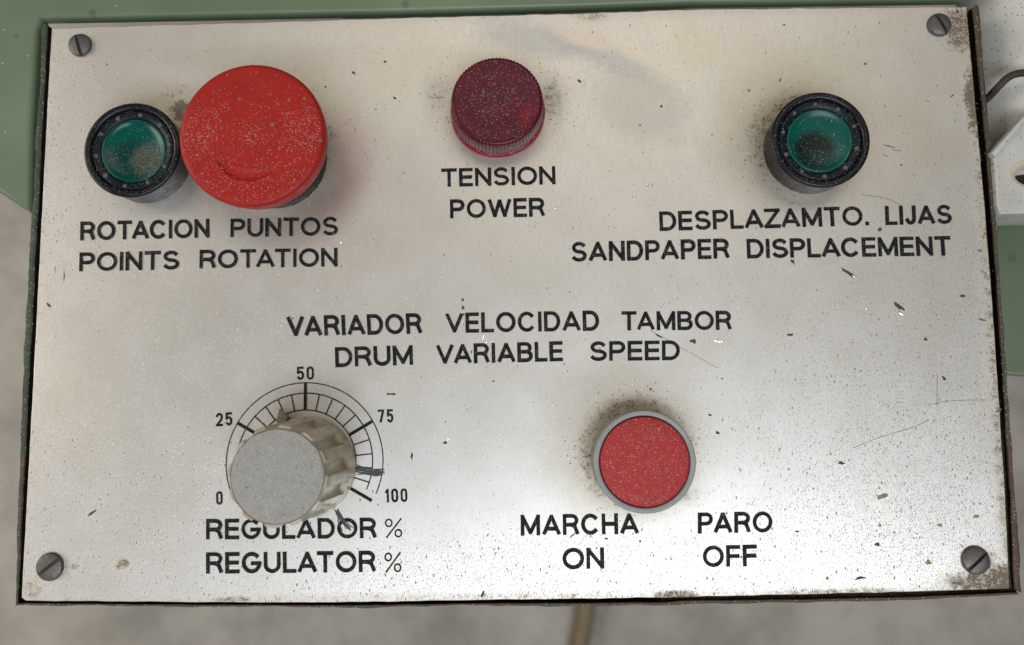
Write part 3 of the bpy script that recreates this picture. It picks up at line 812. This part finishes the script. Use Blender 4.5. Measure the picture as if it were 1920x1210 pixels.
# ------------------------------------------------------------------ red on/off button
c = U(1209, 866, 8)
ob = lathe('stop_start_button', [(14.6, 0), (14.7, 1.5), (14.5, 6.8), (14.7, 7.7), (14.55, 8.05), (14.3, 8.15), (13.35, 8.15), (13.15, 7.95), (13.1, 6.0), (12.9, 5.5)], M_BEZ, cpn, loc=(c.x, c.y, 0), n=110, deg=60)
ob['label'] = 'flat red push button in a grey ring above MARCHA and PARO'
lathe('button_face', [(12.9, 4), (12.85, 7.6), (12.6, 8.0), (12.2, 8.15), (8, 8.2), (4, 8.25), (0, 8.25)], M_ONRED, ob, n=96, deg=60)
lathe('recess', [(13.2, 4.5), (13.15, 5.2), (12.8, 5.2)], M_VOID, ob, n=64)  # black ring paints the shade in the gap round the face
grains('dust', disc(1100, 12.6, z=lambda q: 8.25), M_DUST, ob, smin=.045, smax=.10)
grains('dust', disc(160, 14.3, lambda x, y: float(math.hypot(x, y) > 13.3), lambda q: 8.2), M_DUST, ob, smin=.04, smax=.08)

# ------------------------------------------------------------------ regulator knob
KB = U(571, 866); KT = U(520, 893, 27)
kx, ky = KT.x, KT.y
kn = lathe('regulator_knob', [(14.6, .3), (14.9, .8), (14.95, 2.0), (14.6, 3.0), (14.0, 3.4), (13.2, 3.5)], M_KNOB, cpn, loc=(kx, ky, 0), n=120, deg=60)
kn['label'] = 'yellowed fluted knob with a frosted grey top at the percent scale'
NF = 12
def flute(t, i):
    if i >= 9: return 1
    u = (t*NF/(2*math.pi)+.25) % 1
    d = abs(u-.5)*2          # 0 at groove centre, 1 at ridge
    g = max(0, 1-(d/.56)**2)**.4
    dep = (0, 0, .105, .11, .11, .11, .10, .07, .055)[i]
    return 1-dep*g
lathe('fluted_grip', [(14.75, 3.0), (14.55, 6.2), (14.3, 6.9), (14.15, 11), (13.95, 16), (13.75, 21), (13.6, 25.3), (13.5, 26.3), (13.25, 26.8), (12.6, 26.95), (12.5, 26.6)], M_KNOB, kn, n=NF*22, rf=lambda t, i: flute(t, i), deg=45)
lathe('knob_top', [(12.45, 26.0), (12.42, 26.85), (12.2, 27.1), (11.5, 27.2), (0, 27.25)], M_KTOP, kn, n=96, rf=lambda t, i: 1+.006*math.sin(3*t)+.005*math.sin(12*t+1))
# small pointer on the skirt
pa_ = U(523, 767, 3); pb_ = [U(517, 792, 3), U(540, 783, 3)]
o = slab('pointer', [[((p.x-kx), (p.y-ky)) for p in (pa_, pb_[0], U(528, 800, 3), pb_[1])]], .5, 3.0, M_OLIVE2, kn, bevel=.25)
grains('dust', disc(1500, 11.9, z=lambda q: 27.3), M_DUST, kn, smin=.045, smax=.105)

# ------------------------------------------------------------------ marks lying on the plate
def fleck(V, Fc, px, py, lpx, wpx, ang, z=.05, n=10, irr=.35, hgt=.10):
    p = U(px, py); b = len(V); l, w = lpx/12.4, wpx/12.4; a = math.radians(ang)
    V.append((p.x, p.y, z+hgt))
    for k in range(n):
        t = 2*math.pi*k/n; q = 1+random.uniform(-irr, irr)
        x, y = l*math.cos(t)*q, w*math.sin(t)*q
        V.append((p.x+x*math.cos(a)-y*math.sin(a), p.y+x*math.sin(a)+y*math.cos(a), z-.045))
    for k in range(n): Fc.append((b, b+1+k, b+1+(k+1) % n))
def flecks(name, lst, mat, **kw):
    V, Fc = [], []
    for a in lst: fleck(V, Fc, *a, **kw)
    o = mesh(name, V, Fc, mat, fp); o['kind'] = 'stuff'; return o
random.seed(21)
dark = [(92, 573, 12, 5, -50), (172, 962, 22, 4, 35), (734, 739, 22, 4, 0), (834, 830, 7, 6, 20), (772, 855, 4, 12, 0), (925, 715, 5, 3, 0), (1220, 730, 6, 4, -20), (1331, 778, 6, 4, 0), (1345, 812, 8, 5, -45),
        (1485, 490, 9, 8, -60), (1590, 512, 26, 7, -38), (1685, 575, 22, 8, -40), (1481, 628, 10, 5, 10), (1736, 636, 8, 7, 0), (1770, 709, 10, 6, -40), (1577, 868, 7, 14, 80), (1645, 1021, 9, 7, 0),
        (1612, 1084, 17, 5, 8), (1495, 997, 9, 3.5, 5), (905, 1113, 14, 5, 60), (1137, 1010, 7, 3, -10), (1200, 1015, 4, 3, 0), (1072, 1005, 14, 3, 45), (1300, 640, 14, 7, -15), (1235, 630, 18, 3, -30), (868, 562, 6, 5, -60),
        (549, 597, 3, 7, 80), (640, 500, 3, 3, 0), (1086, 152, 10, 4, -60), (1240, 200, 5, 6, 0), (1012, 119, 3, 3, 0), (722, 116, 6, 5, 0), (740, 184, 5, 7, 40), (1405, 170, 3, 4, 0), (1463, 150, 7, 3, 60),
        (1668, 275, 24, 2, -18), (1680, 282, 18, 1.6, -12), (1660, 292, 14, 1.4, -25), (1650, 430, 8, 8, -60), (1354, 710, 4, 3, 0), (1470, 47, 4, 4, 0), (1622, 120, 5, 4, 20), (1690, 310, 4, 5, 0), (1740, 190, 2, 6, 70),
        (1200, 235, 3, 5, 80), (663, 137, 9, 5, -30), (200, 121, 3, 6, 60), (176, 124, 3, 3, 0), (610, 163, 5, 4, 0), (1785, 180, 8, 3, 50), (1805, 555, 5, 12, 85), (1120, 1090, 3, 3, 0), (705, 205, 3, 3, 0), (757, 325, 3, 3, 0)]
flecks('debris_fleck', dark, M_FLAKE, n=11, irr=.42)
bar = [(1830+random.gauss(0, 14), 320+random.gauss(0, 200), random.uniform(1.5, 3.5), random.uniform(1, 2.2), random.uniform(-60, -20)) for _ in range(60)]
for (cx, cy, R0, n) in ((1202, 860, 100, 120), (933, 205, 95, 85), (1515, 284, 96, 60), (520, 297, 120, 60)):
    for _ in range(n):
        a = random.gauss(2.5, 1.0) if cx != 933 else random.choice((random.gauss(0.15, .35), random.gauss(3.0, .4)))
        q = R0+abs(random.gauss(0, 24)); bar.append((cx+q*math.cos(a), cy-q*math.sin(a), random.uniform(1.5, 3.6), random.uniform(1, 2.6), random.uniform(-90, 90)))
for _ in range(430):
    a = random.random()
    if a < .45: x, y = random.uniform(1250, 1880), 1100-abs(random.gauss(0, 330))
    elif a < .7: x, y = random.uniform(60, 1700), 1115-abs(random.gauss(0, 60))
    elif a < .88: x, y = 80+abs(random.gauss(0, 90)), random.uniform(80, 1100)
    else: x, y = random.uniform(60, 1850), random.uniform(60, 1100)
    if x > 1790+ y*.08 or y < 60 or x < 98-y*.045 or y > 1112: continue
    bar.append((x, y, random.uniform(1.2, 3.6), random.uniform(.8, 1.7), random.gauss(-42, 14)))
flecks('pit_mark', bar, M_PIT, n=6, irr=.35, hgt=.03)
flecks('tan_fleck', [(1657, 930, 22, 9, 15), (1740, 1055, 12, 8, 0), (1650, 985, 6, 5, 0), (1762, 985, 9, 6, 0), (1830, 968, 9, 7, 0), (1551, 1085, 6, 5, 0), (700, 600, 3, 2, 0), (205, 890, 3, 3, 0)], M_TAN, n=13, irr=.45, hgt=.06)
flecks('olive_fleck', [(625, 438, 9, 5, 10), (1355, 965, 7, 7, 0), (470, 470, 5, 4, 0), (1842, 600, 4, 13, 80), (1872, 770, 5, 12, -70), (1838, 470, 4, 9, 85), (120, 520, 2, 22, 0), (103, 505, 1.2, 14, 0)], M_OLIVE, n=12, irr=.4, hgt=.06)
flecks('rust_spot', [(868, 577, 6, 7, 0), (868, 590, 3, 8, 90), (884, 660, 3, 6, 0), (1795, 22, 5, 9, 0), (1390, 1045, 3, 5, 0), (1118, 1028, 4, 3, 0)], M_RUST, n=12, irr=.4, hgt=.08)
nicks = [(868, 607, 3, 10, 0), (907, 632, 2, 16, -15), (912, 640, 3, 6, 0), (1690, 588, 14, 4, -40), (1600, 518, 16, 3, -38), (1215, 348, 4, 6, -30), (1095, 155, 1.3, 14, 35), (1043, 390, 10, 1.4, 30), (700, 450, 1, 16, -20), (1345, 640, 12, 2.2, -18),
         (1812, 395, 9, 1.6, 5), (1414, 440, 13, 1.5, 3), (1625, 578, 7, 1.4, 45), (838, 824, 5, 3, 0), (1355, 640, 5, 3, 0), (640, 455, 2, 8, 0), (1740, 285, 9, 1, -20)]
for _ in range(420):
    nicks.append((random.gauss(1150, 330), random.gauss(420, 240), random.uniform(.8, 1.9), random.uniform(.7, 1.3), random.uniform(0, 180)))
nicks = [q for q in nicks if 110 < q[0] < 1800 and 40 < q[1] < 1100]
flecks('bright_nick', nicks, M_NICK, n=6, irr=.3, hgt=.05)
# marker scribbles beside the dial
def scribble(p, q, n, spread, w):
    V, Fc = [], []
    for i in range(n):
        a = U(p[0]+random.gauss(0, spread*.5), p[1]+random.gauss(0, spread)); b = U(q[0]+random.gauss(0, spread*1.2), q[1]+random.gauss(0, spread))
        mid = a.lerp(b, .5)+Vector((random.gauss(0, .25), random.gauss(0, .25), 0))
        ribbon([a.xy, mid.xy, b.xy], w*random.uniform(.5, 1.3), .07+.003*i, V, Fc, .01)
    return V, Fc
V, Fc = scribble((668, 882), (712, 888), 16, 4.2, .28); V2, F2 = scribble((631, 958), (655, 990), 14, 3.2, .3)
b = len(V); V += V2; Fc += [tuple(i+b for i in f) for f in F2]
o = mesh('marker_scribble', V, Fc, M_PENCIL, fp, True); o['kind'] = 'stuff'
# long fine scratches
V, Fc = [], []
for pts in ([(1600, 840), (1650, 820), (1710, 802), (1740, 788)], [(1740, 760), (1780, 752), (1850, 750)], [(1757, 700), (1757, 755)], [(1220, 620), (1300, 665), (1345, 690)], [(1615, 365), (1660, 372), (1690, 385)]):
    ribbon([tuple(p.xy) for p in spline([U(*q) for q in pts], 8)], .10, .05, V, Fc, .0)
o = mesh('fine_scratch', V, Fc, M_FLAKE, fp, True); o['kind'] = 'stuff'
# pale dust on the plate and the lettering
gp = []
for _ in range(2600):
    x, y = random.gauss(1080, 260), random.gauss(430, 200)
    if 110 < x < 1800 and 45 < y < 1100: p = U(x, y); gp.append((p.x, p.y, .1))
grains('dust', gp, M_DUST, fp, smin=.025, smax=.055)
